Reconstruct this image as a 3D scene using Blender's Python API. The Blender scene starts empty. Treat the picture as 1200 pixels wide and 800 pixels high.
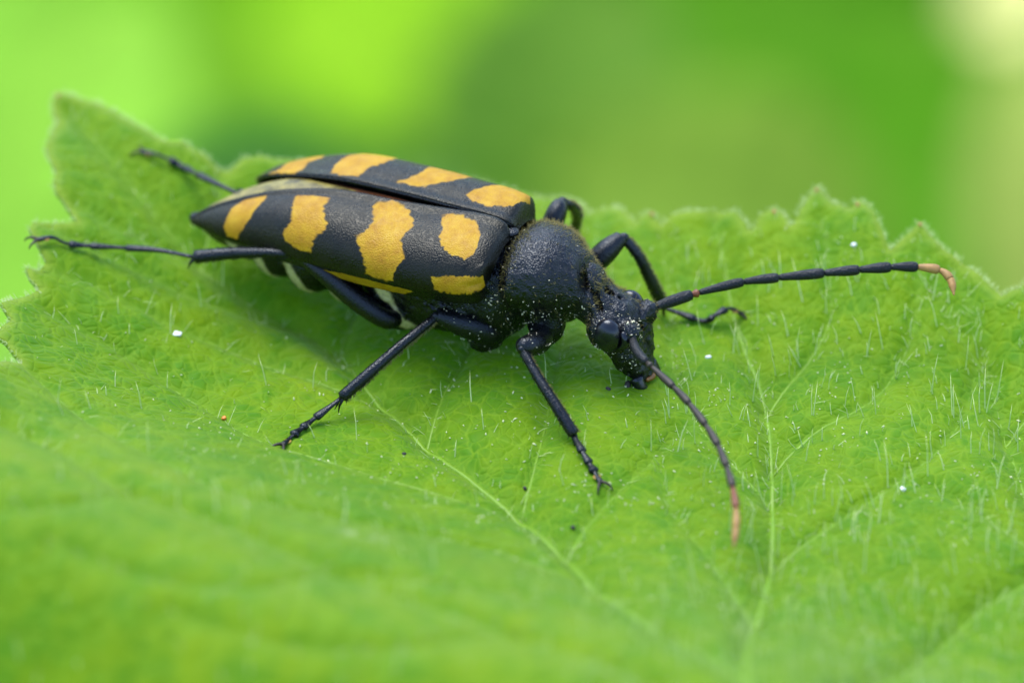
import bpy, math, random
import numpy as np
from math import sin, cos, pi, radians

random.seed(7)
rng = np.random.default_rng(7)
scene = bpy.context.scene
# ------------------------------------------------------------------ camera, world, sun, exposure (1 unit = 1 cm)
scene.unit_settings.system = 'METRIC'
scene.unit_settings.scale_length = 0.01
ELEV = radians(35.0)
DIST = 20.0
FRAME_W = 3.9
LENS = 36.0 * DIST / FRAME_W
cam_d = bpy.data.cameras.new('camera')
cam = bpy.data.objects.new('camera', cam_d)
scene.collection.objects.link(cam)
scene.camera = cam
cam.location = (0, -DIST * cos(ELEV), DIST * sin(ELEV))
cam.rotation_euler = (pi / 2 - ELEV, 0, 0)
cam_d.lens = LENS
cam_d.sensor_width = 36
cam_d.clip_start = 0.5
cam_d.clip_end = 5000
cam_d.dof.use_dof = True
cam_d.dof.focus_distance = 19.56
cam_d.dof.aperture_fstop = LENS * 1e-3 / 0.58
cam_d.dof.aperture_blades = 0

SUN_EL, SUN_AZ = radians(68), radians(-35)          # azimuth from +Y towards +X
world = bpy.data.worlds.new('World')
scene.world = world
world.use_nodes = True
wn, wl = world.node_tree.nodes, world.node_tree.links
sky = wn.new('ShaderNodeTexSky')
sky.sky_type = 'NISHITA'
sky.sun_disc = False
sky.sun_elevation = SUN_EL
sky.sun_rotation = SUN_AZ
bg = wn['Background']
bg.inputs['Strength'].default_value = 0.125
wl.new(sky.outputs[0], bg.inputs[0])
sun_d = bpy.data.lights.new('sun', 'SUN')
sun_d.energy = 1.2
sun_d.angle = radians(42)
sun_d.color = (1.0, 0.95, 0.86)
sun = bpy.data.objects.new('sun', sun_d)
scene.collection.objects.link(sun)
sdir = np.array([sin(SUN_AZ) * cos(SUN_EL), cos(SUN_AZ) * cos(SUN_EL), sin(SUN_EL)])
from mathutils import Vector
sun.rotation_euler = Vector(tuple(sdir)).to_track_quat('Z', 'Y').to_euler()
sun.location = (0, 0, 60)
vs = scene.view_settings
vs.view_transform = 'Standard'
vs.look = 'None'
vs.exposure = 1.75
vs.gamma = 1
scene.cycles.use_denoising = True
scene.cycles.max_bounces = 10
scene.cycles.transmission_bounces = 6

# ------------------------------------------------------------------ helpers
CAM = np.array([0, -DIST * cos(ELEV), DIST * sin(ELEV)])
FWD = np.array([0, cos(ELEV), -sin(ELEV)])
UPV = np.array([0, sin(ELEV), cos(ELEV)])
RGT = np.array([1.0, 0, 0])


def ray(px, py):
    """direction of the sight line through a point measured on the photograph (1200 x 800)"""
    return FWD + RGT * ((px - 600) / 1200 * FRAME_W / DIST) + UPV * ((400 - py) / 1200 * FRAME_W / DIST)


def at(px, py, z):
    d = ray(px, py)
    return CAM + d * ((z - CAM[2]) / d[2])


def at_d(px, py, dist):
    return CAM + ray(px, py) * dist


def sstep(a, b, x):
    t = np.clip((np.asarray(x, float) - a) / (b - a), 0, 1)
    return t * t * (3 - 2 * t)


def lump(x, y, f, ph):
    return np.sin(f * x + ph) * np.sin(f * 1.13 * y + 2.1 * ph) + 0.5 * np.sin(1.9 * f * x + 0.7 * f * y + 3 * ph)


def leaf_base(x, y):
    """large scale bending of the leaf"""
    x, y = np.asarray(x, float), np.asarray(y, float)
    q = -0.8 * x + 0.6 * y
    z = 0.34 * sstep(0.6, 1.9, q)
    u = -0.45 * x - 0.89 * y
    z = z + 0.62 * sstep(0.75, 2.6, u) - 0.75 * sstep(2.45, 3.7, u + 0.08 * np.sin(2.2 * x + 0.5))
    z = z - 0.10 * sstep(1.2, 3.2, x)
    z = z + 0.24 * sstep(0.2, 1.0, 0.35 * x + 0.94 * y) * sstep(0.1, 0.9, x)
    z = z + 0.025 * lump(x, y, 1.7, 0.6)
    return z


def on_leaf(px, py, f=None, lift=0.0):
    f = f or leaf_base
    z = 0.0
    for _ in range(25):
        p = at(px, py, z + lift)
        z = 0.5 * z + 0.5 * float(f(p[0], p[1]))
    return np.array([p[0], p[1], z + lift])


def catmull(P, n):
    """smooth curve through the rows of P (any width), n points"""
    P = np.asarray(P, float)
    k = len(P)
    E = np.vstack([2 * P[0] - P[1], P, 2 * P[-1] - P[-2]])
    t = np.linspace(0, k - 1, n)
    i = np.minimum(t.astype(int), k - 2)
    u = (t - i)[:, None]
    p0, p1, p2, p3 = E[i], E[i + 1], E[i + 2], E[i + 3]
    return 0.5 * (2 * p1 + (p2 - p0) * u + (2 * p0 - 5 * p1 + 4 * p2 - p3) * u ** 2 + (3 * p1 - p0 - 3 * p2 + p3) * u ** 3)


class MB:
    def __init__(s):
        s.v, s.f, s.n = [], [], 0

    def add(s, v, f):
        v = np.asarray(v, float)
        s.v.append(v)
        s.f.extend([tuple(int(i) + s.n for i in q) for q in f])
        s.n += len(v)

    def tube(s, pts, rad, n=10, cap=True, flat=1.0, flatdir=None):
        pts = np.asarray(pts, float)
        rad = np.broadcast_to(np.asarray(rad, float), (len(pts),)).copy()
        T = np.gradient(pts, axis=0)
        T /= np.linalg.norm(T, axis=1)[:, None] + 1e-12
        ref = np.array([0, 0, 1.0]) if flatdir is None else np.asarray(flatdir, float)
        if abs(T[0] @ ref) > 0.95:
            ref = np.array([1.0, 0.2, 0])
        A = ref - T[0] * (T[0] @ ref)
        A /= np.linalg.norm(A)
        rings = []
        for i in range(len(pts)):
            A = A - T[i] * (T[i] @ A)
            A /= np.linalg.norm(A) + 1e-12
            B = np.cross(T[i], A)
            th = np.linspace(0, 2 * pi, n, endpoint=False)
            rings.append(pts[i] + rad[i] * (np.cos(th)[:, None] * A * flat + np.sin(th)[:, None] * B))
        V = np.vstack(rings)
        F = []
        for i in range(len(pts) - 1):
            for j in range(n):
                k = (j + 1) % n
                F.append((i * n + j, i * n + k, (i + 1) * n + k, (i + 1) * n + j))
        if cap:
            m = len(V)
            V = np.vstack([V, pts[0] - T[0] * rad[0] * 0.6, pts[-1] + T[-1] * rad[-1] * 0.6])
            for j in range(n):
                k = (j + 1) % n
                F.append((k, j, m))
                F.append(((len(pts) - 1) * n + j, (len(pts) - 1) * n + k, m + 1))
        s.add(V, F)

    def ellipsoid(s, c, r, axes=None, nu=16, nv=10):
        axes = np.eye(3) if axes is None else np.asarray(axes)
        V = [np.array([0, 0, 1.0])]
        for i in range(1, nv):
            a = pi * i / nv
            for j in range(nu):
                b = 2 * pi * j / nu
                V.append(np.array([sin(a) * cos(b), sin(a) * sin(b), cos(a)]))
        V.append(np.array([0, 0, -1.0]))
        V = np.array(V) * np.asarray(r)
        V = V @ axes + np.asarray(c)
        F = []
        for j in range(nu):
            k = (j + 1) % nu
            F.append((0, 1 + j, 1 + k))
            for i in range(nv - 2):
                F.append((1 + i * nu + j, 1 + (i + 1) * nu + j, 1 + (i + 1) * nu + k, 1 + i * nu + k))
            F.append((1 + (nv - 2) * nu + j, len(V) - 1, 1 + (nv - 2) * nu + k))
        s.add(V, F)

    def hairs(s, P, N, L, r, bend):
        """many thin three-sided bristles at once; P roots, N directions, bend = tip offset"""
        n = len(P)
        N = N / np.linalg.norm(N, axis=1)[:, None]
        ref = np.where(np.abs(N[:, 2:3]) > 0.9, np.array([[1.0, 0, 0]]), np.array([[0, 0, 1.0]]))
        A = np.cross(N, ref)
        A /= np.linalg.norm(A, axis=1)[:, None]
        B = np.cross(N, A)
        L = np.asarray(L).reshape(-1, 1)
        mid = P + N * L * 0.55 + bend * 0.3
        tip = P + N * L + bend
        V = np.zeros((n, 7, 3))
        for k in range(3):
            th = 2 * pi * k / 3
            o = (cos(th) * A + sin(th) * B) * np.asarray(r).reshape(-1, 1)
            V[:, k] = P + o
            V[:, 3 + k] = mid + o * 0.75
        V[:, 6] = tip
        F = []
        for i in range(n):
            b = i * 7
            for k in range(3):
                l = (k + 1) % 3
                F.append((b + k, b + l, b + 3 + l, b + 3 + k))
                F.append((b + 3 + k, b + 3 + l, b + 6))
        s.add(V.reshape(-1, 3), F)

    def grains(s, P, r):
        o = np.array([[1, 0, 0], [-1, 0, 0], [0, 1, 0], [0, -1, 0], [0, 0, 1], [0, 0, -1]], float)
        f = [(0, 2, 4), (2, 1, 4), (1, 3, 4), (3, 0, 4), (2, 0, 5), (1, 2, 5), (3, 1, 5), (0, 3, 5)]
        n = len(P)
        sc = rng.uniform(0.6, 1.25, (n, 6, 1)) * np.asarray(r).reshape(-1, 1, 1)
        q = rng.normal(0, 1, (n, 3))
        q /= np.linalg.norm(q, axis=1)[:, None]
        off = o[None] * sc
        off = off + q[:, None, :] * (off @ q[:, :, None]) * rng.uniform(0, 2.2, (n, 1, 1)) ** 2 * 0.5
        V = (P[:, None, :] + off).reshape(-1, 3)
        F = [tuple(i * 6 + j for j in q) for i in range(n) for q in f]
        s.add(V, F)


def make_mesh(name, V, F, smooth=True, attrs=None):
    me = bpy.data.meshes.new(name)
    V = np.asarray(V, float)
    me.from_pydata(V.tolist(), [], [tuple(q) for q in F])
    if smooth:
        me.polygons.foreach_set('use_smooth', np.ones(len(me.polygons), bool))
    for k, a in (attrs or {}).items():
        at_ = me.attributes.new(k, 'FLOAT', 'POINT')
        at_.data.foreach_set('value', np.asarray(a, np.float32))
    me.update()
    return me


BASE = {}


def link(o, parent=None):
    scene.collection.objects.link(o)
    if parent is not None:
        o.parent = parent
    return o


def tag(o, label=None, cat=None, group=None, kind=None):
    for k, v in (('label', label), ('category', cat), ('group', group), ('kind', kind)):
        if v:
            o[k] = v
    return o


def thing(name, loc, label, cat, group=None):
    o = bpy.data.objects.new(name, None)
    o.empty_display_size = 0.2
    o.location = tuple(loc)
    link(o)
    BASE[o.name] = np.asarray(loc, float)
    return tag(o, label, cat, group)


def part(name, V, F, mat, parent=None, attrs=None, smooth=True, base=None, **kw):
    """one mesh object; V in world coordinates, the object's own origin is its thing's base"""
    if parent is not None:
        b = BASE[parent.name]
    else:
        b = np.zeros(3) if base is None else np.asarray(base, float)
    me = make_mesh(name, np.asarray(V, float) - b, F, smooth, attrs)
    me.materials.append(mat)
    o = bpy.data.objects.new(name, me)
    link(o, parent)
    if parent is None:
        o.location = tuple(b)
    BASE[o.name] = b
    return tag(o, **kw)


def mpart(name, mb, mat, parent=None, **kw):
    return part(name, np.vstack(mb.v), mb.f, mat, parent, **kw)


# ------------------------------------------------------------------ materials
class Mat:
    def __init__(s, name):
        s.m = bpy.data.materials.new(name)
        s.m.use_nodes = True
        s.N, s.L = s.m.node_tree.nodes, s.m.node_tree.links
        s.bsdf = s.N['Principled BSDF']
        s.out = s.N['Material Output']

    def node(s, t, **kw):
        n = s.N.new(t)
        for k, v in kw.items():
            if k in n.inputs:
                n.inputs[k].default_value = v
            else:
                setattr(n, k, v)
        return n

    def link(s, a, b):
        s.L.new(a, b)

    def coord(s):
        return s.node('ShaderNodeTexCoord').outputs['Object']

    def noise(s, scale, detail=3.0, rough=0.5, vec=None):
        n = s.node('ShaderNodeTexNoise', Scale=scale, Detail=detail, Roughness=rough)
        s.link(vec if vec is not None else s.coord(), n.inputs['Vector'])
        return n.outputs['Fac']

    def vor(s, scale, feature='F1', vec=None, rand=1.0):
        n = s.node('ShaderNodeTexVoronoi')
        n.feature = feature
        n.inputs['Scale'].default_value = scale
        n.inputs['Randomness'].default_value = rand
        s.link(vec if vec is not None else s.coord(), n.inputs['Vector'])
        return n.outputs['Distance']

    def ramp(s, fac, stops):
        r = s.node('ShaderNodeValToRGB')
        e = r.color_ramp.elements
        while len(e) < len(stops):
            e.new(0.5)
        for q, (p, c) in zip(e, stops):
            q.position = p
            q.color = (*c, 1) if len(c) == 3 else c
        s.link(fac, r.inputs[0])
        return r.outputs[0]

    def mix(s, fac, a, b, mode='MIX'):
        n = s.node('ShaderNodeMix')
        n.data_type = 'RGBA'
        n.blend_type = mode
        if hasattr(fac, 'is_output'):
            s.link(fac, n.inputs[0])
        else:
            n.inputs[0].default_value = fac
        for i, c in ((6, a), (7, b)):
            if hasattr(c, 'is_output'):
                s.link(c, n.inputs[i])
            else:
                n.inputs[i].default_value = (*c, 1)
        return n.outputs[2]

    def math(s, op, a, b=None, clamp=False):
        n = s.node('ShaderNodeMath')
        n.operation = op
        n.use_clamp = clamp
        for i, c in enumerate((a, b)):
            if c is None:
                continue
            if hasattr(c, 'is_output'):
                s.link(c, n.inputs[i])
            else:
                n.inputs[i].default_value = c
        return n.outputs[0]

    def attr(s, name):
        return s.node('ShaderNodeAttribute', attribute_name=name).outputs['Fac']

    def mapr(s, v, a, b, c=0.0, d=1.0):
        n = s.node('ShaderNodeMapRange')
        n.interpolation_type = 'SMOOTHSTEP'
        s.link(v, n.inputs[0])
        for i, x in enumerate((a, b, c, d)):
            n.inputs[1 + i].default_value = x
        return n.outputs[0]

    def bump(s, h, strength, dist, normal=None):
        n = s.node('ShaderNodeBump', Strength=strength, Distance=dist)
        s.link(h, n.inputs['Height'])
        if normal is not None:
            s.link(normal, n.inputs['Normal'])
        return n.outputs['Normal']

    def set(s, **kw):
        for k, v in kw.items():
            k = k.replace('_', ' ')
            i = s.bsdf.inputs[k]
            if hasattr(v, 'is_output'):
                s.link(v, i)
            elif isinstance(v, tuple):
                i.default_value = (*v, 1)
            else:
                i.default_value = v
        return s


def leafy(m, color, trans_color, trans=0.4, normal=None):
    """principled front mixed with light passing through the blade"""
    t = m.node('ShaderNodeBsdfTranslucent')
    mx = m.node('ShaderNodeMixShader')
    mx.inputs[0].default_value = trans
    for c, i in ((color, m.bsdf.inputs['Base Color']), (trans_color, t.inputs['Color'])):
        if hasattr(c, 'is_output'):
            m.link(c, i)
        else:
            i.default_value = (*c, 1)
    if normal is not None:
        m.link(normal, m.bsdf.inputs['Normal'])
        m.link(normal, t.inputs['Normal'])
    m.link(m.bsdf.outputs[0], mx.inputs[1])
    m.link(t.outputs[0], mx.inputs[2])
    m.link(mx.outputs[0], m.out.inputs['Surface'])


def m_leaf():
    m = Mat('bramble_leaf_green')
    co = m.coord()
    wv = m.node('ShaderNodeTexNoise', Scale=5.0, Detail=2.0)
    m.link(co, wv.inputs['Vector'])
    va = m.node('ShaderNodeVectorMath')
    va.operation = 'MULTIPLY_ADD'
    m.link(wv.outputs['Color'], va.inputs[0])
    va.inputs[1].default_value = (0.12, 0.12, 0.0)
    m.link(co, va.inputs[2])
    flat = m.node('ShaderNodeVectorMath')
    flat.operation = 'MULTIPLY'
    m.link(va.outputs[0], flat.inputs[0])
    flat.inputs[1].default_value = (1, 1, 0)
    vec = flat.outputs[0]
    big = m.noise(1.1, 3, 0.55, co)
    med = m.noise(6, 4, 0.6, co)
    fine = m.noise(70, 3, 0.6, co)
    c = m.ramp(big, [(0.25, (0.112, 0.250, 0.001)), (0.5, (0.182, 0.322, 0.002)), (0.75, (0.260, 0.375, 0.003))])
    c = m.mix(m.mapr(med, 0.35, 0.7), c, (0.085, 0.250, 0.005))
    c = m.mix(m.mapr(fine, 0.35, 0.75, 0, 0.30), c, (0.155, 0.345, 0.006))
    net1 = m.vor(8.5, 'DISTANCE_TO_EDGE', vec)
    net2 = m.vor(24, 'DISTANCE_TO_EDGE', vec)
    l1 = m.mapr(net1, 0.0, 0.055, 1, 0)
    l2 = m.mapr(net2, 0.0, 0.07, 1, 0)
    c = m.mix(m.math('MULTIPLY', l1, 0.50), c, (0.25, 0.42, 0.015))
    c = m.mix(m.math('MULTIPLY', l2, 0.46), c, (0.24, 0.41, 0.015))
    ve = m.attr('vein')
    c = m.mix(m.math('MULTIPLY', ve, 0.40), c, (0.20, 0.40, 0.035))
    c = m.mix(m.math('MULTIPLY', m.math('MULTIPLY', m.attr('scar'), m.mapr(m.noise(18, 3, 0.6, co), 0.4, 0.6)), 0.75), c, (0.42, 0.50, 0.24))
    ed = m.attr('edge')
    c = m.mix(m.math('MULTIPLY', ed, 0.6), c, (0.34, 0.46, 0.06))
    h = m.math('ADD', m.math('MULTIPLY', m.mapr(net1, 0, 0.22), 0.4), m.math('MULTIPLY', m.mapr(net2, 0, 0.22), 0.5))
    h = m.math('ADD', h, m.math('MULTIPLY', fine, 0.25))
    nrm = m.bump(h, 0.42, 0.015)
    m.set(Roughness=0.55, Sheen_Weight=0.22, Sheen_Roughness=0.45, Sheen_Tint=(0.85, 1.0, 0.6))
    m.bsdf.inputs['Specular IOR Level'].default_value = 0.12
    tr = m.mix(0.6, c, (0.36, 0.64, 0.003))
    leafy(m, c, tr, 0.42, nrm)
    return m.m


def m_vein(name, col):
    m = Mat(name)
    c = m.ramp(m.noise(22, 3, 0.6), [(0.3, col), (0.75, tuple(min(1, x * 1.35) for x in col))])
    m.set(Roughness=0.45)
    leafy(m, c, (0.4, 0.6, 0.1), 0.3)
    return m.m


def m_hair(name, col, trans=0.4, rough=0.35):
    m = Mat(name)
    m.set(Roughness=rough)
    leafy(m, col, col, trans)
    return m.m


def m_cuticle(name, base, rough, scale, strength, dist=0.006, spec=0.5, tint=None, sheen=(0.80, 0.89, 1.0)):
    m = Mat(name)
    co = m.coord()
    v = m.vor(scale, 'F1', co)
    n = m.noise(scale * 0.6, 4, 0.65, co)
    h = m.math('ADD', m.mapr(v, 0.1, 0.75), m.math('MULTIPLY', n, 0.6))
    c = m.ramp(m.noise(9, 4, 0.6, co), [(0.3, base), (0.7, tint or tuple(x * 1.8 for x in base))])
    m.set(Base_Color=c, Normal=m.bump(h, strength, dist), Roughness=m.mapr(m.noise(26, 4, 0.6, co), 0.3, 0.7, rough - 0.08, rough + 0.12))
    m.bsdf.inputs['Specular IOR Level'].default_value = spec
    m.bsdf.inputs['Specular Tint'].default_value = (*sheen, 1)
    return m


def m_body():
    m = m_cuticle('black_cuticle', (0.0016, 0.0017, 0.002), 0.29, 140, 0.48, 0.004, 0.48)
    c = m.bsdf.inputs['Base Color'].links[0].from_socket
    pale = m.attr('pale')
    nz = m.noise(60, 3, 0.6)
    f = m.math('MULTIPLY', pale, m.mapr(nz, 0.25, 0.5, 0.55, 1.0))
    c = m.mix(f, c, (0.54, 0.47, 0.22))
    m.link(c, m.bsdf.inputs['Base Color'])
    return m.m


def m_elytron():
    m = m_cuticle('black_and_yellow_elytron', (0.0016, 0.0017, 0.0013), 0.28, 150, 0.38, 0.003, 0.30, (0.008, 0.008, 0.003), (0.95, 0.98, 0.95))
    c = m.bsdf.inputs['Base Color'].links[0].from_socket
    f = m.mapr(m.attr('band'), -0.0035, 0.0035)
    y = m.ramp(m.noise(16, 5, 0.7), [(0.25, (0.26, 0.110, 0.001)), (0.5, (0.38, 0.205, 0.002)), (0.75, (0.47, 0.295, 0.008))])
    y = m.mix(m.mapr(m.noise(150, 2, 0.5), 0.45, 0.75, 0, 0.4), y, (0.48, 0.27, 0.012))
    m.link(m.mix(f, c, y), m.bsdf.inputs['Base Color'])
    r = m.bsdf.inputs['Roughness'].links[0].from_socket
    m.link(m.math('ADD', r, m.math('MULTIPLY', f, 0.20)), m.bsdf.inputs['Roughness'])
    return m.m


def m_plain(name, col, rough=0.5, vary=0.3, scale=30, spec=0.5, bump=0.2):
    m = Mat(name)
    n = m.noise(scale, 4, 0.6)
    c = m.ramp(n, [(0.3, tuple(x * (1 - vary) for x in col)), (0.7, tuple(min(1, x * (1 + vary)) for x in col))])
    m.set(Base_Color=c, Roughness=rough, Normal=m.bump(n, bump, 0.004))
    m.bsdf.inputs['Specular IOR Level'].default_value = spec
    return m.m


M_LEAF = m_leaf()
M_VEIN = m_vein('pale_green_vein', (0.170, 0.335, 0.014))
M_TIP = m_plain('reddish_tooth_tip', (0.42, 0.14, 0.05), 0.5)
M_LHAIR = m_hair('leaf_bristle', (0.70, 0.84, 0.38), 0.35, 0.3)
M_BODY = m_body()
M_ELY = m_elytron()
M_LEG = m_cuticle('black_leg', (0.002, 0.0022, 0.0026), 0.27, 160, 0.34, 0.003, 0.45).m
M_ANT = m_cuticle('black_antenna', (0.006, 0.006, 0.006), 0.45, 130, 0.5, 0.003, 0.35).m
M_ANT_TIP = m_plain('tan_antenna_tip', (0.30, 0.165, 0.045), 0.5, 0.3)
M_ANT_DARK = m_plain('brown_antenna', (0.020, 0.014, 0.007), 0.5, 0.3)
M_ANT_RUST = m_plain('rusty_antenna_joint', (0.16, 0.045, 0.012), 0.4, 0.3)
M_EYE = m_cuticle('black_faceted_eye', (0.003, 0.003, 0.005), 0.20, 260, 0.12, 0.0015, 0.6).m
M_GOLD = m_hair('golden_pubescence', (0.30, 0.26, 0.08), 0.35, 0.35)
M_OCHRE = m_plain('ochre_fringe', (0.36, 0.22, 0.04), 0.6, 0.35)
M_POLLEN = m_plain('pale_pollen', (0.80, 0.72, 0.50), 0.5, 0.15)
M_LPOLLEN = m_plain('greenish_pollen', (0.60, 0.66, 0.34), 0.5, 0.15)
M_AMBER = m_plain('amber_mouthparts', (0.17, 0.075, 0.008), 0.3, 0.3)
M_WING = m_plain('brown_hind_wing', (0.10, 0.035, 0.015), 0.35, 0.5, 14)
M_WINGY = m_plain('pale_yellow_membrane', (0.165, 0.140, 0.032), 0.45, 0.75, 22)
M_WHITE = m_plain('white_fleck', (0.85, 0.86, 0.85), 0.5, 0.08)
M_ORANGE = m_plain('orange_bead', (0.75, 0.22, 0.02), 0.35, 0.2)
M_DARKFLECK = m_plain('dark_fleck', (0.02, 0.02, 0.02), 0.6, 0.3)

# ------------------------------------------------------------------ the bramble leaf the beetle stands on
OUT_PX = [(1200, 336), (1186, 341), (1174, 346), (1163, 334), (1150, 320), (1136, 307), (1120, 296), (1106, 288), (1093, 277), (1085, 268), (1078, 262), (1070, 269), (1060, 277), (1050, 288), (1043, 294),
          (1035, 276), (1026, 254), (1016, 245), (1005, 239), (1000, 247), (994, 249), (986, 244), (975, 241), (966, 231), (957, 222), (948, 233), (938, 247), (930, 264), (926, 266), (922, 257), (915, 250), (907, 247), (898, 250), (889, 253), (884, 266), (879, 269), (872, 258), (862, 245), (850, 243), (835, 241), (820, 244), (802, 247), (788, 251), (776, 263), (771, 261), (764, 250), (752, 256), (744, 264), (734, 251), (720, 246), (704, 247), (690, 252), (676, 243), (660, 238), (640, 240), (610, 232), (570, 222), (540, 218), (500, 214), (440, 206), (390, 200), (350, 195), (325, 193), (305, 188), (285, 190), (270, 201), (258, 199), (250, 193), (240, 184), (226, 176), (212, 168), (200, 168), (190, 166), (176, 157), (160, 148), (145, 138), (128, 127), (110, 119), (95, 115), (80, 111), (68, 110), (62, 118), (63, 132), (68, 142), (60, 158), (54, 175), (58, 190), (66, 203), (63, 216), (66, 228), (78, 240), (90, 262), (76, 263), (55, 262), (38, 263), (35, 272), (44, 290), (54, 310), (45, 317), (31, 318), (36, 332), (46, 344), (34, 351), (18, 356), (2, 361), (8, 372), (14, 381), (2, 390), (-4, 400), (8, 408), (18, 420), (26, 429), (8, 427), (-14, 430), (-40, 436)]
outline = [on_leaf(a, b)[:2] for a, b in OUT_PX]
BASE_XY = on_leaf(893, 835)[:2]
bx, by = BASE_XY
EXTRA = [(-2.45, -0.35), (-2.62, -0.75), (-2.66, -1.25), (-2.62, -1.8), (-2.5, -2.25), (-2.2, -2.55), (-1.85, -2.75), (-1.5, -3.05), (-0.95, -3.5), (-0.3, -3.7), (0.3, -3.62), (bx - 0.22, by - 0.45), (bx - 0.05, by - 0.12), (bx + 0.02, by - 0.02), (bx + 0.14, by - 0.22), (1.45, -3.2), (1.95, -3.15), (2.5, -2.65), (2.95, -1.9), (3.2, -1.1), (3.2, -0.4), (3.05, 0.15), (2.85, 0.5), (2.6, 0.62), (2.42, 0.52), (2.25, 0.40)]
prev = outline[-1]
for k, e in enumerate(EXTRA):                 # the margin outside the picture, toothed as well
    e = np.array(e)
    d = e - prev
    L = np.linalg.norm(d)
    nrm2 = np.array([d[1], -d[0]]) / max(L, 1e-6)
    m_ = max(1, int(L / 0.09))
    smooth_zone = 11 <= k <= 15
    for j in range(1, m_ + 1):
        q = prev + d * j / m_
        if not smooth_zone:
            q = q + nrm2 * (0.05 if (j % 2) else -0.02)
        outline.append(q)
    prev = e
outline = np.array(outline)


def seg_dist(P, A, B):
    """distance from points P to the nearest of segments A-B, and the nearest points"""
    best = np.full(len(P), 1e9)
    near = np.zeros((len(P), 2))
    for a, b in zip(A, B):
        ab = b - a
        t = np.clip(((P - a) @ ab) / (ab @ ab + 1e-12), 0, 1)
        q = a + t[:, None] * ab
        d = np.hypot(*(P - q).T)
        k = d < best
        best[k] = d[k]
        near[k] = q[k]
    return best, near


def inside(P, poly):
    c = np.zeros(len(P), bool)
    x, y = P[:, 0], P[:, 1]
    for a, b in zip(poly, np.roll(poly, -1, 0)):
        k = (a[1] > y) != (b[1] > y)
        xc = (b[0] - a[0]) * (y - a[1]) / (b[1] - a[1] + 1e-15) + a[0]
        c ^= k & (x < xc)
    return c


# veins, primary ones radiate from the leaf base below the lower right of the picture
V_MAIN = {
    'midrib': [(893, 835), (872, 790), (780, 735), (700, 680), (660, 640), (610, 597), (560, 558), (500, 512), (450, 465), (395, 408), (340, 372), (290, 345), (235, 300), (180, 240), (130, 180), (85, 128)],
    'right_lobe': [(893, 835), (874, 775), (886, 720), (903, 660), (906, 600), (905, 540), (900, 480), (889, 438), (872, 398), (858, 350), (850, 300), (838, 252)],
    'left_lobe': [(893, 835), (760, 790), (600, 735), (400, 665), (270, 612), (150, 567), (60, 518), (0, 490), (-50, 468)],
    'far_right_lobe': [(893, 835), (1010, 800), (1130, 725), (1230, 650), (1205, 580), (1180, 505), (1160, 425), (1146, 370), (1120, 310)],
}
V_SIDE = [
    [(900, 470), (925, 445), (955, 410), (973, 372), (972, 318), (962, 255)],
    [(905, 540), (960, 500), (1020, 470), (1060, 415), (1075, 350), (1076, 280)],
    [(903, 655), (980, 610), (1060, 560), (1120, 500), (1150, 400)],
    [(905, 580), (860, 540), (815, 490), (790, 430), (785, 350), (775, 275)],
    [(886, 720), (830, 650), (790, 600), (770, 540)],
    [(665, 640), (700, 600), (765, 540), (815, 490)],
    [(612, 592), (628, 540), (640, 495), (652, 430), (680, 340), (700, 255)],
    [(500, 512), (520, 460), (545, 420), (560, 380)],
    [(395, 408), (420, 360), (440, 330)],
    [(235, 300), (250, 250), (260, 205)],
    [(610, 597), (500, 572), (400, 545), (300, 515), (240, 480), (150, 420), (60, 370)],
    [(450, 465), (360, 440), (270, 410), (180, 370), (100, 330), (50, 318)],
    [(340, 372), (240, 350), (150, 310), (60, 268)],
    [(235, 300), (160, 275), (90, 240)],
    [(700, 680), (600, 650), (480, 625), (360, 600), (250, 570), (150, 520), (40, 440)],
    [(780, 735), (680, 715), (560, 690), (420, 665)],
    [(400, 665), (300, 690), (180, 680), (60, 640)],
    [(600, 735), (480, 760), (340, 760), (200, 720)],
    [(760, 790), (640, 840), (500, 850), (380, 840)],
    [(1010, 800), (1080, 850), (1180, 830)],
    [(1230, 650), (1150, 600), (1080, 570)],
    [(1180, 505), (1240, 440), (1280, 380)],
    [(1160, 425), (1120, 380), (1095, 330)],
    [(150, 567), (90, 590), (0, 600), (-80, 590)],
]


def vein_curve(pts, n=60):
    P = catmull([on_leaf(a, b) for a, b in pts], n)
    return P[:, :2]


VM = {k: vein_curve(v, 90) for k, v in V_MAIN.items()}
VS = [vein_curve(v, 36) for v in V_SIDE]

H = 0.0135
gx = np.arange(-2.75, 3.35, H)
gy = np.arange(-3.95, 1.75, H)
GX, GY = np.meshgrid(gx, gy, indexing='ij')
PT = np.stack([GX.ravel(), GY.ravel()], 1)


def polyline_dist(P, curves, cap=9.0):
    best = np.full(len(P), cap)
    for c in curves:
        lo, hi = c.min(0) - 0.5, c.max(0) + 0.5
        k = np.where((P[:, 0] > lo[0]) & (P[:, 0] < hi[0]) & (P[:, 1] > lo[1]) & (P[:, 1] < hi[1]))[0]
        if len(k):
            d, _ = seg_dist(P[k], c[:-1], c[1:])
            best[k] = np.minimum(best[k], d)
    return best


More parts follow.
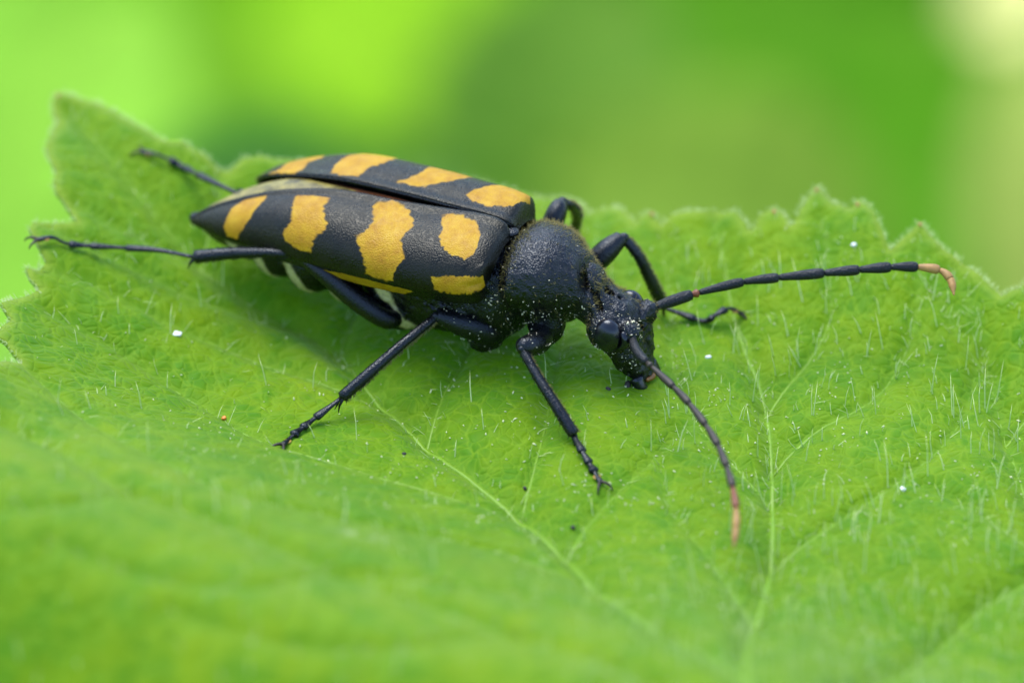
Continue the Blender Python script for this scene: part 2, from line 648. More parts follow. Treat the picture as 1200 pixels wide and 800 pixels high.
def tertiary():
    """ladder veins that bridge neighbouring side veins"""
    out = []
    allc = list(VM.values()) + VS
    r = np.random.default_rng(11)
    for c in allc:
        seg = np.linalg.norm(np.diff(c, axis=0), axis=1)
        s = np.concatenate([[0], np.cumsum(seg)])
        p = r.uniform(0.05, 0.12)
        side = 1
        while p < s[-1] - 0.05:
            o = np.array([np.interp(p, s, c[:, 0]), np.interp(p, s, c[:, 1])])
            o2 = np.array([np.interp(p + 0.02, s, c[:, 0]), np.interp(p + 0.02, s, c[:, 1])])
            t = (o2 - o) / (np.linalg.norm(o2 - o) + 1e-9)
            n = np.array([-t[1], t[0]]) * side
            d = n * 0.9 + t * r.uniform(0.0, 0.5)
            d /= np.linalg.norm(d)
            L = r.uniform(0.16, 0.42)
            w = r.uniform(-0.05, 0.05)
            k = np.linspace(0, 1, 9)[:, None]
            pts = o + d * L * k + np.array([-d[1], d[0]]) * (w * np.sin(k * pi) + 0.012 * np.sin(k * 9 + p * 40))
            out.append(pts)
            side = -side
            p += r.uniform(0.035, 0.085)
    return out


TER = tertiary()


def quilt(dm, ds, dt):
    z = -0.030 * np.exp(-(dm / 0.055) ** 2) + 0.050 * (1 - np.exp(-dm / 0.22)) - 0.02
    z = z - 0.014 * np.exp(-(ds / 0.030) ** 2) + 0.023 * (1 - np.exp(-ds / 0.12)) - 0.010
    return z - 0.0052 * np.exp(-(dt / 0.018) ** 2)


pad = 1.1
ins = inside(PT, outline)
dm = polyline_dist(PT, VM.values())
ds = polyline_dist(PT, VS)
dt = polyline_dist(PT, TER)
ZQ = (leaf_base(PT[:, 0], PT[:, 1]) + quilt(dm, ds, dt)).reshape(GX.shape)


def leaf_z(x, y):
    x, y = np.asarray(x, float), np.asarray(y, float)
    fx = np.clip((x - gx[0]) / H, 0, len(gx) - 1.001)
    fy = np.clip((y - gy[0]) / H, 0, len(gy) - 1.001)
    i, j = fx.astype(int), fy.astype(int)
    u, v = fx - i, fy - j
    return (ZQ[i, j] * (1 - u) * (1 - v) + ZQ[i + 1, j] * u * (1 - v) + ZQ[i, j + 1] * (1 - u) * v + ZQ[i + 1, j + 1] * u * v)


def build_leaf():
    nx, ny = GX.shape
    cx = (PT.reshape(nx, ny, 2)[:-1, :-1] + H / 2).reshape(-1, 2)
    keep = inside(cx, outline).reshape(nx - 1, ny - 1)
    idx = np.arange(nx * ny).reshape(nx, ny)
    q = np.stack([idx[:-1, :-1], idx[1:, :-1], idx[1:, 1:], idx[:-1, 1:]], -1)[keep]
    used, inv = np.unique(q, return_inverse=True)
    q = inv.reshape(-1, 4)
    P = PT[used].copy()
    cnt = np.bincount(q.ravel(), minlength=len(used))
    edge = cnt < 4
    d, near = seg_dist(P, outline, np.roll(outline, -1, 0))
    P[edge] = near[edge]
    d[edge] = 0
    ei = np.where(edge)[0]
    src = PT[used][ei]
    for v in outline:                         # keep every tooth point and notch of the margin
        k = np.hypot(*(src - v).T)
        j = int(np.argmin(k))
        if k[j] < 1.6 * H:
            P[ei[j]] = v
    z = leaf_z(P[:, 0], P[:, 1])
    z = z - 0.012 * np.exp(-(d / 0.03) ** 2)
    V = np.column_stack([P, z])
    vein = np.clip(0.9 * np.exp(-(dm[used] / 0.030) ** 2) + 0.8 * np.exp(-(ds[used] / 0.020) ** 2) + 0.5 * np.exp(-(dt[used] / 0.012) ** 2), 0, 1)
    ed = np.exp(-(d / 0.028) ** 2)
    sc0 = on_leaf(425, 626, leaf_z)
    scar = np.exp(-((P[:, 0] - sc0[0]) / 0.09) ** 2 - ((P[:, 1] - sc0[1]) / 0.06) ** 2)
    t = thing('bramble_leaf', (bx, by, float(leaf_z(bx, by))), 'large hairy green leaf with toothed edge, the beetle stands on it', 'leaf')
    o = part('blade', V, q, M_LEAF, t, attrs={'vein': vein, 'edge': ed, 'scar': scar})
    so = o.modifiers.new('thickness', 'SOLIDIFY')
    so.thickness = 0.016
    so.offset = -1
    return t, V, d


LEAF, LEAF_V, LEAF_D = build_leaf()

for nm, c in VM.items():
    k = np.linspace(0, 1, len(c))
    z = leaf_z(c[:, 0], c[:, 1]) - 0.004
    r_ = (0.013 * (1 - k) + 0.0045) * (1.0 if nm in ('midrib', 'right_lobe') else 0.6)
    mb = MB()
    mb.tube(np.column_stack([c, z]), r_, 8, flat=0.75)
    mpart('midrib' if nm == 'midrib' else 'main_vein', mb, M_VEIN, LEAF)
for c in VS:
    ok = inside(c, outline)
    n = len(c) if ok.all() else max(3, int(np.argmin(ok)))
    c = c[:n]
    k = np.linspace(0, 1, len(c))
    mb = MB()
    mb.tube(np.column_stack([c, leaf_z(c[:, 0], c[:, 1]) - 0.003]), 0.0060 * (1 - k) + 0.0020, 6, flat=0.7)
    mpart('side_vein', mb, M_VEIN, LEAF)
# leaf stalk
pb = np.array([bx, by, float(leaf_z(bx, by)) - 0.02])
mb = MB()
mb.tube(catmull([pb, pb + (0.12, -0.35, -0.10), pb + (0.30, -1.1, -0.5), pb + (0.5, -1.9, -1.6), pb + (0.6, -2.3, -3.2)], 24), np.linspace(0.045, 0.07, 24), 10)
mpart('leaf_stalk', mb, M_VEIN, LEAF)
# reddish points of the teeth
for (a, b) in [(957, 222), (1005, 239), (1078, 262), (907, 247), (764, 250), (68, 111)]:
    p = on_leaf(a, b, leaf_z)
    mb = MB()
    mb.ellipsoid(p + (0, -0.004, 0.0), (0.006, 0.010, 0.005), None, 10, 6)
    mpart('tooth_tip', mb, M_TIP, LEAF)

# bristles on the blade and fringe along the margin
n = 6500
P = np.column_stack([rng.uniform(-2.6, 3.1, n), rng.uniform(-3.8, 1.6, n)])
P = P[inside(P, outline)]
dens = 0.10 + 0.42 * sstep(0.2, 1.2, P[:, 0]) * sstep(1.0, 0.1, P[:, 1]) + 0.22 * sstep(-0.3, 0.3, P[:, 0])
P = P[rng.random(len(P)) < dens]
n = len(P)
R3 = np.column_stack([P, leaf_z(P[:, 0], P[:, 1]) - 0.002])
D3 = np.column_stack([rng.normal(-0.05, 0.13, n), rng.normal(0.12, 0.18, n), np.ones(n)])
LN = (0.028 + 0.14 * rng.random(n) ** 1.8) * (0.8 + 0.35 * sstep(0.2, 1.0, P[:, 0])) * (0.3 + 0.7 * sstep(0.05, 0.35, seg_dist(P, outline, np.roll(outline, -1, 0))[0]))
mb = MB()
mb.hairs(R3, D3, LN, rng.uniform(0.0018, 0.0030, n), np.column_stack([rng.normal(0, 0.012, n), rng.normal(0, 0.012, n), -rng.uniform(0, 0.008, n)]))
vp = np.vstack(list(VM.values()) + VS)
vp = vp[rng.integers(0, len(vp), 650)] + rng.normal(0, 0.016, (650, 2))
vp = vp[inside(vp, outline)]
n = len(vp)
mb.hairs(np.column_stack([vp, leaf_z(vp[:, 0], vp[:, 1]) - 0.001]), np.column_stack([rng.normal(0, 0.5, n), rng.normal(0, 0.5, n), np.full(n, 0.8)]), rng.uniform(0.025, 0.08, n), rng.uniform(0.0012, 0.0020, n), rng.normal(0, 0.012, (n, 3)))
# low-lying short hairs everywhere
n = 900
P = np.column_stack([rng.uniform(-2.6, 3.1, n), rng.uniform(-3.8, 1.6, n)])
P = P[inside(P, outline)]
n = len(P)
R3 = np.column_stack([P, leaf_z(P[:, 0], P[:, 1]) - 0.001])
D3 = np.column_stack([rng.normal(0, 0.7, n), rng.normal(0, 0.7, n), np.full(n, 0.35)])
mb.hairs(R3, D3, rng.uniform(0.02, 0.06, n), rng.uniform(0.0008, 0.0014, n), np.column_stack([rng.normal(0, 0.012, n), rng.normal(0, 0.012, n), np.zeros(n)]))
# fringe
seg = np.roll(outline, -1, 0) - outline
sl = np.linalg.norm(seg, axis=1)
cs = np.concatenate([[0], np.cumsum(sl)])
n = 3400
u = rng.uniform(0, cs[-1], n)
i = np.clip(np.searchsorted(cs, u) - 1, 0, len(seg) - 1)
f = (u - cs[i]) / sl[i]
P = outline[i] + seg[i] * f[:, None]
nn = np.column_stack([seg[i][:, 1], -seg[i][:, 0]]) / sl[i][:, None]
area2 = np.sum(outline[:, 0] * np.roll(outline[:, 1], -1) - np.roll(outline[:, 0], -1) * outline[:, 1])
nn = nn if area2 > 0 else -nn
R3 = np.column_stack([P, leaf_z(P[:, 0], P[:, 1]) - 0.012])
D3 = np.column_stack([nn + rng.normal(0, 0.5, (n, 2)), rng.uniform(0.0, 0.9, n)])
mb.hairs(R3, D3, rng.uniform(0.012, 0.032, n), rng.uniform(0.0010, 0.0017, n), np.zeros((n, 3)))
mpart('leaf_hairs', mb, M_LHAIR, LEAF, kind='stuff')

# ------------------------------------------------------------------ the beetle
S0 = np.array([-0.03, -0.05, 0.0])
YAW = radians(25)
BF = np.array([cos(YAW), -sin(YAW), 0])
BR = np.array([-sin(YAW), -cos(YAW), 0])


def W(s, r, z):
    """beetle coordinates (forward, to its right, up) to world"""
    s, r, z = np.asarray(s, float), np.asarray(r, float), np.asarray(z, float)
    return S0 + s[..., None] * BF + r[..., None] * BR + z[..., None] * np.array([0, 0, 1.0])


BEETLE = thing('longhorn_beetle', (S0[0], S0[1], float(leaf_z(S0[0], S0[1]))), 'black longhorn beetle with yellow banded wing cases standing on the leaf', 'beetle')


def surface_nets(f, org, h):
    nx, ny, nz = f.shape
    neg = f < 0
    cnt = np.zeros((nx - 1, ny - 1, nz - 1), np.int8)
    for a in (0, 1):
        for b in (0, 1):
            for c in (0, 1):
                cnt += neg[a:nx - 1 + a, b:ny - 1 + b, c:nz - 1 + c]
    act = (cnt > 0) & (cnt < 8)
    I = np.argwhere(act)
    vid = np.full(act.shape, -1, np.int64)
    vid[act] = np.arange(len(I))
    acc = np.zeros((len(I), 3))
    num = np.zeros(len(I))
    C = [(a, b, c) for a in (0, 1) for b in (0, 1) for c in (0, 1)]
    for a in C:
        for b in C:
            if sum(b) - sum(a) == 1 and all(y >= x for x, y in zip(a, b)):
                va = f[I[:, 0] + a[0], I[:, 1] + a[1], I[:, 2] + a[2]]
                vb = f[I[:, 0] + b[0], I[:, 1] + b[1], I[:, 2] + b[2]]
                k = (va < 0) != (vb < 0)
                t = np.where(k, va / (va - vb + 1e-20), 0)
                p = np.array(a) + t[:, None] * (np.array(b) - np.array(a))
                acc[k] += p[k]
                num[k] += 1
    V = (I + acc / num[:, None]) * h + org
    F = []
    for ax in range(3):
        lo = [slice(None)] * 3
        hi = [slice(None)] * 3
        lo[ax] = slice(0, -1)
        hi[ax] = slice(1, None)
        na, nb = neg[tuple(lo)], neg[tuple(hi)]
        E = np.argwhere(na != nb)
        o1, o2 = [(1, 2), (2, 0), (0, 1)][ax]
        E = E[(E[:, o1] > 0) & (E[:, o2] > 0) & (E[:, o1] < f.shape[o1] - 1) & (E[:, o2] < f.shape[o2] - 1)]
        fl = na[E[:, 0], E[:, 1], E[:, 2]]
        def g(d1, d2):
            Q = E.copy()
            Q[:, o1] += d1
            Q[:, o2] += d2
            return vid[Q[:, 0], Q[:, 1], Q[:, 2]]
        q = np.stack([g(-1, -1), g(0, -1), g(0, 0), g(-1, 0)], 1)
        q[~fl] = q[~fl][:, ::-1]
        F.append(q)
    return V, np.vstack(F)


class SDF:
    def __init__(s, lo, hi, h):
        s.lo, s.h = np.array(lo), h
        n = [int((b - a) / h) + 1 for a, b in zip(lo, hi)]
        ax = [np.float32(lo[i] + h * np.arange(n[i])) for i in range(3)]
        s.X = ax[0][:, None, None]
        s.Y = ax[1][None, :, None]
        s.Z = ax[2][None, None, :]
        s.f = np.full(n, 10.0, np.float32)

    def ell_d(s, c, r, pitch=0.0, yaw=0.0):
        x, y, z = s.X - c[0], s.Y - c[1], s.Z - c[2]
        if yaw:
            x, y = x * cos(yaw) + y * sin(yaw), -x * sin(yaw) + y * cos(yaw)
        if pitch:
            x, z = x * cos(pitch) + z * sin(pitch), -x * sin(pitch) + z * cos(pitch)
        k0 = np.sqrt((x / r[0]) ** 2 + (y / r[1]) ** 2 + (z / r[2]) ** 2)
        k1 = np.sqrt((x / r[0] ** 2) ** 2 + (y / r[1] ** 2) ** 2 + (z / r[2] ** 2) ** 2) + 1e-9
        return k0 * (k0 - 1) / k1

    def cap_d(s, a, b, ra, rb):
        a, b = np.array(a), np.array(b)
        ab = b - a
        t = np.clip(((s.X - a[0]) * ab[0] + (s.Y - a[1]) * ab[1] + (s.Z - a[2]) * ab[2]) / (ab @ ab), 0, 1)
        return np.sqrt((s.X - a[0] - t * ab[0]) ** 2 + (s.Y - a[1] - t * ab[1]) ** 2 + (s.Z - a[2] - t * ab[2]) ** 2) - (ra + (rb - ra) * t)

    def add(s, d, k=0.03):
        h = np.clip(0.5 + 0.5 * (s.f - d) / k, 0, 1)
        s.f = s.f + (d - s.f) * h - k * h * (1 - h)

    def sub(s, d, k=0.015):
        h = np.clip(0.5 - 0.5 * (s.f + d) / k, 0, 1)
        s.f = s.f + (-d - s.f) * h + k * h * (1 - h)


def build_body():
    g = SDF((-1.36, -0.34, -0.02), (0.76, 0.34, 0.68), 0.0062)
    E = lambda c, r, k=0.03, pitch=0.0, yaw=0.0: g.add(g.ell_d(c, r, pitch, yaw), k)
    # abdomen, ringed
    for s_, w_, h_, z_, r0 in ((-0.42, .215, .190, .280, .01), (-0.60, .208, .190, .272, .01), (-0.77, .192, .180, .262, .01), (-0.92, .166, .155, .262, .015), (-1.04, .128, .120, .272, .025), (-1.13, .085, .085, .280, .045), (-1.175, .035, .040, .285, .075)):
        E((s_, r0, z_), (0.125, w_, h_), 0.012)
    # meso- and metathorax
    E((-0.22, 0, 0.30), (0.30, 0.235, 0.225), 0.03)
    E((0.0, 0, 0.31), (0.15, 0.20, 0.215), 0.03)
    for sg in (1, -1):
        E((-0.02, 0.12 * sg, 0.15), (0.075, 0.075, 0.075), 0.03)
        E((-0.38, 0.13 * sg, 0.155), (0.10, 0.085, 0.075), 0.03)
    # pronotum: wide behind, tapering to a narrow collar
    E((0.176, 0, 0.416), (0.150, 0.200, 0.160), 0.02, 0.14)
    E((0.108, 0, 0.420), (0.055, 0.214, 0.130), 0.05)
    E((0.292, 0, 0.384), (0.128, 0.116, 0.112), 0.06, 0.30)
    g.sub(g.ell_d((0.394, 0, 0.362), (0.009, 0.30, 0.30), 0.45), 0.012)
    for sg in (1, -1):
        E((0.215, 0.085 * sg, 0.245), (0.075, 0.065, 0.10), 0.04)
    # neck and head
    h0 = -0.036
    g.add(g.cap_d((0.31, 0, 0.360), (0.46, 0, 0.282), 0.086, 0.094), 0.012)
    E((0.424, 0, 0.334), (0.036, 0.098, 0.092), 0.02, 0.50)
    g.sub(g.ell_d((0.456, 0, 0.318), (0.007, 0.30, 0.30), 0.62), 0.012)
    E((0.520 + h0, 0, 0.248), (0.084, 0.126, 0.116), 0.02, 0.45)
    for sg in (1, -1):
        E((0.480 + h0, 0.084 * sg, 0.268), (0.058, 0.058, 0.074), 0.02, 0.3)
        E((0.590 + h0, 0.076 * sg, 0.284), (0.040, 0.043, 0.046), 0.018)
        E((0.565 + h0, 0.054 * sg, 0.165), (0.055, 0.048, 0.070), 0.04, 0.3)
    E((0.578 + h0, 0, 0.172), (0.052, 0.090, 0.105), 0.04, -0.1)
    E((0.605 + h0, 0, 0.105), (0.044, 0.072, 0.052), 0.03)
    E((0.618 + h0, 0, 0.068), (0.032, 0.060, 0.028), 0.010)
    g.sub(g.ell_d((0.960 + h0, 0, 0.215), (0.345, 0.30, 0.28)), 0.025)
    for sg in (1, -1):
        E((0.594 + h0, 0.076 * sg, 0.286), (0.036, 0.036, 0.038), 0.014)
        E((0.600 + h0, 0.046 * sg, 0.195), (0.022, 0.016, 0.060), 0.02, 0.1)
    # furrow between the antennal knobs, groove behind the mouth shield
    g.sub(g.cap_d((0.46 + h0, 0, 0.392), (0.655 + h0, 0, 0.205), 0.008, 0.010), 0.022)
    g.sub(g.cap_d((0.660 + h0, -0.09, 0.126), (0.660 + h0, 0.09, 0.126), 0.012, 0.012), 0.02)
    # wrinkled, punctate shell
    rw = np.random.default_rng(3)
    nz = np.zeros_like(g.f)
    for q in range(14):
        kx, ky, kz = rw.normal(0, 1, 3) * rw.uniform(60, 170)
        nz += np.sin(kx * g.X + ky * g.Y + kz * g.Z + rw.uniform(0, 6)).astype(np.float32)
    amp = 0.00045 + 0.0006 * sstep(0.44, 0.50, g.X) + 0.0006 * sstep(0.05, 0.0, g.X) * sstep(-0.5, -0.3, g.X)
    g.f = (g.f + nz * amp).astype(np.float32)
    V, F = surface_nets(g.f, g.lo, g.h)
    s_, r_, z_ = V.T
    pale = np.zeros(len(V))
    for sc in (-0.40, -0.655, -0.835, -0.985, -1.10):
        c = sc + 0.55 * (0.28 - z_)
        w_ = (0.016 if sc > -0.5 else 0.030) + 0.010 * np.sin(z_ * 40 + sc * 9)
        pale = np.maximum(pale, sstep(0.010, -0.004, np.abs(s_ - c) - w_ * 0.85) * sstep(0.04, 0.09, np.abs(r_)) * sstep(0.34, 0.30, z_))
    return part('body', W(s_, r_, z_), F, M_BODY, BEETLE, attrs={'pale': pale}), V, F


BODY, BODY_L, BODY_F = build_body()

# wing cases: rows (s, r_in, z_in, r_out, z_out)
ELY_NEAR = [(0.035, 0.03, 0.530, 0.185, 0.445), (0.005, 0.008, 0.565, 0.250, 0.425), (-0.06, 0.005, 0.577, 0.272, 0.412), (-0.20, 0.010, 0.568, 0.280, 0.398), (-0.42, 0.020, 0.552, 0.278, 0.382), (-0.67, 0.030, 0.538, 0.252, 0.362), (-0.91, 0.050, 0.482, 0.208, 0.330), (-1.10, 0.072, 0.400, 0.166, 0.302), (-1.21, 0.088, 0.338, 0.128, 0.291), (-1.27, 0.100, 0.292, 0.104, 0.286)]
ELY_FAR = [(0.035, -0.03, 0.528, -0.185, 0.445), (0.005, -0.008, 0.563, -0.250, 0.425), (-0.06, -0.008, 0.573, -0.275, 0.415), (-0.20, -0.012, 0.570, -0.290, 0.408), (-0.42, -0.018, 0.566, -0.305, 0.410), (-0.67, -0.022, 0.556, -0.312, 0.400), (-0.86, -0.050, 0.508, -0.292, 0.370), (-1.02, -0.090, 0.440, -0.250, 0.340), (-1.10, -0.135, 0.380, -0.215, 0.328), (-1.14, -0.185, 0.330, -0.192, 0.326)]
NT, NA, NB = 360, 130, 16


def elytron_grid(rows, nt, a, crown=0.0):
    """t runs base to apex, a from the suture (0) to the rim (1) and on under the folded side (to 1.3)"""
    R = catmull(rows, nt)
    t = np.linspace(0, 1, nt)
    a = np.asarray(a)[None, :]
    s, ri, zi, ro, zo = [R[:, k][:, None] for k in range(5)]
    n = 2.25
    th = np.clip(a, 0, 1) * pi / 2
    cx = np.sin(th) ** (2 / n)
    cz = np.cos(th) ** (2 / n)
    r = ri + (ro - ri) * cx
    z = zo + (zi - zo) * cz
    z = z + crown * np.sin(np.clip(a, 0, 1) * pi) ** 0.8 * (sstep(0, 0.12, t) * sstep(1.05, 0.30, t))[:, None]
    u = np.clip((a - 1) / 0.3, 0, 1)
    dep = (0.058 * sstep(0.0, 0.12, t) * (1 - 0.75 * sstep(0.5, 0.95, t)))[:, None]
    z = z - dep * u
    r = r - np.sign(ro) * 0.030 * u * sstep(0, 0.1, t)[:, None]
    # suture edge turned slightly up, humeral bulge by the shoulder
    z = z + 0.010 * np.exp(-(np.clip(a, 0, 1) / 0.05) ** 2) * (dep > 0.01)
    hum = np.exp(-((t[:, None] - 0.085) / 0.05) ** 2 - ((a - 0.72) / 0.13) ** 2)
    z = z + 0.016 * hum
    dimple = np.exp(-((t[:, None] - 0.13) / 0.06) ** 2 - ((a - 0.90) / 0.06) ** 2)
    r = r - np.sign(ro) * 0.010 * dimple
    ss = s + 0 * a - 0.035 * np.clip(a - 0.55, 0, 1) * np.exp(-(t[:, None] / 0.06) ** 2)
    return ss, r, z, t[:, None] + 0 * a, a + 0 * s
# ELYTRON-END

BANDS_NEAR = [[(0.3523, 0.087), (0.3422, 0.043), (0.2972, 0.04), (0.2471, 0.097), (0.2053, 0.227), (0.187, 0.368), (0.1903, 0.475), (0.2204, 0.559), (0.2721, 0.528), (0.3105, 0.455), (0.3255, 0.344), (0.3289, 0.234), (0.3439, 0.161)], [(0.4841, 0.08), (0.4758, 0.033), (0.4558, 0.01), (0.4391, 0.043), (0.419, 0.084), (0.3957, 0.194), (0.3907, 0.284), (0.399, 0.368), (0.4007, 0.462), (0.3923, 0.572), (0.3806, 0.672), (0.389, 0.739), (0.3957, 0.856), (0.3973, 0.973), (0.4357, 0.983), (0.4541, 0.957), (0.4541, 0.826), (0.4558, 0.759), (0.4674, 0.709), (0.4858, 0.559), (0.4775, 0.462), (0.4708, 0.391), (0.4691, 0.294), (0.4758, 0.204)], [(0.6277, 0.174), (0.621, 0.107), (0.596, 0.087), (0.5626, 0.107), (0.5593, 0.164), (0.5643, 0.237), (0.5576, 0.351), (0.5459, 0.458), (0.5459, 0.555), (0.5559, 0.629), (0.5593, 0.729), (0.5576, 0.88), (0.5893, 0.876), (0.6077, 0.833), (0.6194, 0.732), (0.621, 0.659), (0.6127, 0.542), (0.6177, 0.388)], [(0.7396, 0.054), (0.7195, 0.054), (0.6928, 0.06), (0.6912, 0.194), (0.6978, 0.324), (0.7028, 0.485), (0.7129, 0.629), (0.7295, 0.94), (0.7629, 0.946), (0.773, 0.793), (0.773, 0.565), (0.7646, 0.247)], [(0.3122, 0.833), (0.2805, 0.796), (0.1753, 0.756), (0.0851, 0.803), (0.0534, 1.0), (0.1336, 0.993), (0.2454, 1.0), (0.2972, 1.0)]]
BANDS_FAR = [[(0.3306, 0.133), (0.3205, 0.209), (0.2988, 0.338), (0.2671, 0.547), (0.1937, 0.56), (0.1252, 0.62), (0.0768, 0.485), (0.1369, 0.172), (0.2421, 0.083), (0.3005, 0.079)], [(0.4691, 0.071), (0.4541, 0.16), (0.4424, 0.315), (0.4391, 0.469), (0.405, 0.52), (0.405, 0.85), (0.345, 0.85), (0.355, 0.5), (0.3656, 0.371), (0.384, 0.232), (0.4157, 0.112)], [(0.601, 0.035), (0.606, 0.151), (0.5977, 0.313), (0.575, 0.45), (0.57, 0.85), (0.5, 0.85), (0.505, 0.4), (0.5142, 0.265), (0.5342, 0.17), (0.5359, 0.035), (0.5693, 0.017)], [(0.7913, 0.0), (0.7629, 0.149), (0.7479, 0.442), (0.74, 0.4), (0.735, 0.85), (0.68, 0.85), (0.66, 0.3), (0.6828, 0.234), (0.6861, 0.097), (0.6912, 0.0)]]
BANDS_UNDER = [[(0.36, 1.12), (0.385, 1.28), (0.45, 1.34), (0.51, 1.28), (0.545, 1.12), (0.5, 1.05), (0.42, 1.05)]]
#BANDS#


def poly_sd(P, poly):
    poly = np.asarray(poly, float)
    d, _ = seg_dist(P, poly, np.roll(poly, -1, 0))
    return np.where(inside(P, poly), d, -d)


def build_elytron(rows, bands, ctrl):
    a = np.concatenate([np.linspace(0, 1, NA), 1 + 0.3 * np.linspace(0, 1, NB + 1)[1:]])
    s, r, z, t, aa = elytron_grid(rows, NT, a, 0.0 if ctrl > 0 else 0.045)
    na = len(a)
    V = W(s, r, z).reshape(-1, 3)
    idx = np.arange(NT * na).reshape(NT, na)
    F = np.stack([idx[:-1, :-1], idx[1:, :-1], idx[1:, 1:], idx[:-1, 1:]], -1).reshape(-1, 4)
    T, A = t.ravel(), aa.ravel()
    q1, q2 = T * 1.30, A * 0.30
    w1, w2 = np.zeros(len(T)), np.zeros(len(T))
    rw = np.random.default_rng(5)
    for k in range(26):
        f_ = rw.uniform(60, 420)
        a_, p1, p2 = rw.uniform(0, 2 * pi, 3)
        ph = f_ * (cos(a_) * q1 + sin(a_) * q2)
        am = 0.0008 * (120 / f_) ** 0.6
        w1 += am * np.sin(ph + p1)
        w2 += am * np.sin(ph + p2)
    Tn, An = q1 + w1, q2 + w2
    P = np.column_stack([Tn, An])
    sd = np.full(len(P), -1.0)
    for b in bands:
        sd = np.maximum(sd, poly_sd(P, np.array(b) * np.array([1.30, 0.30])))
    # orient outward
    if ctrl < 0:
        F = F[:, ::-1]
    o = part('elytron', V, F[:, ::-1], M_ELY, BEETLE, attrs={'band': sd})
    so = o.modifiers.new('thickness', 'SOLIDIFY')
    so.thickness = 0.010
    so.offset = -1
    for nm, col, rad in (('rim', NA - 1, 0.0085), ('suture_edge', 0, 0.006)):
        g = V.reshape(NT, na, 3)[2:, col][::4]
        mb = MB()
        k = np.linspace(0, 1, len(g))
        mb.tube(g, rad * np.minimum(1, np.minimum(k, 1 - k) * 12 + 0.3), 8)
        mpart(nm, mb, M_LEG, o)
    return o, V.reshape(NT, na, 3), sd


ELY1, EV1, SD1 = build_elytron(ELY_NEAR, BANDS_NEAR + BANDS_UNDER, 1)
ELY2, EV2, SD2 = build_elytron(ELY_FAR, BANDS_FAR, -1)
# scutellum: small triangular plate between the wing case bases
mb = MB()
mb.ellipsoid(W(0.012, 0.0, 0.545), (0.050, 0.034, 0.014), np.array([BF, BR, [0, 0, 1]]), 16, 10)
mpart('scutellum', mb, M_BODY, BEETLE)
# folded hind wing showing in the gap
for nm, rows, mat in (('hind_wing', [(-0.10, -0.004, 0.552, 0.012), (-0.35, 0.0, 0.545, 0.024), (-0.60, 0.002, 0.532, 0.036), (-0.80, -0.03, 0.490, 0.050), (-0.98, -0.05, 0.425, 0.055)], M_WING),
                      ('wing_membrane', [(-0.58, 0.008, 0.543, 0.014), (-0.74, 0.004, 0.520, 0.036), (-0.90, 0.004, 0.480, 0.064), (-1.05, 0.020, 0.414, 0.070), (-1.17, 0.052, 0.350, 0.052), (-1.25, 0.086, 0.306, 0.022)], M_WINGY)):
    C = catmull(rows, 40)
    mb = MB()
    mb.tube(W(C[:, 0], C[:, 1], C[:, 2]), C[:, 3], 14, flat=0.42, flatdir=(0, 0, 1))
    mpart(nm, mb, mat, BEETLE)

# eyes: kidney shaped, wrapped round the antenna socket
AX = np.array([BF, BR, [0, 0, 1.0]])
for sg in (1, -1):
    mb = MB()
    ax = AX.copy()
    mb.ellipsoid(W(0.480, 0.112 if sg > 0 else -0.096, 0.276), (0.056, 0.043, 0.070), ax, 26, 18)
    o = mpart('eye', mb, M_EYE, BEETLE)
    mb = MB()
    mb.tube(W(*np.array([(0.540, 0.110 * sg, 0.304), (0.553, 0.114 * sg, 0.276), (0.548, 0.116 * sg, 0.250), (0.524, 0.118 * sg, 0.234)]).T), [0.012, 0.017, 0.016, 0.010], 10)
    mpart('eye_notch', mb, M_EYE, o)

# mouthparts
for sg in (1, -1):
    mb = MB()
    C = catmull([(0.576, 0.060 * sg, 0.075, .026), (0.596, 0.062 * sg, 0.040, .024), (0.614, 0.040 * sg, 0.018, .016), (0.619, 0.010 * sg, 0.010, .005)], 14)
    mb.tube(W(C[:, 0], C[:, 1], C[:, 2]), C[:, 3], 10)
    mpart('mandible', mb, M_EYE, BEETLE)
    mb = MB()
    C = catmull([(0.549, 0.075 * sg, 0.060, .012), (0.554, 0.098 * sg, 0.030, .013), (0.576, 0.092 * sg, 0.010, .014), (0.600, 0.075 * sg, 0.004, .010)], 14)
    mb.tube(W(C[:, 0], C[:, 1], C[:, 2]), C[:, 3], 8)
    mpart('palp', mb, M_ANT_DARK, BEETLE)
mb = MB()
C = catmull([(0.608, -0.038, 0.062, .008), (0.616, 0.0, 0.056, .011), (0.608, 0.038, 0.062, .008)], 12)
mb.tube(W(C[:, 0], C[:, 1], C[:, 2]), C[:, 3], 10)
mpart('upper_lip', mb, M_AMBER, BEETLE)

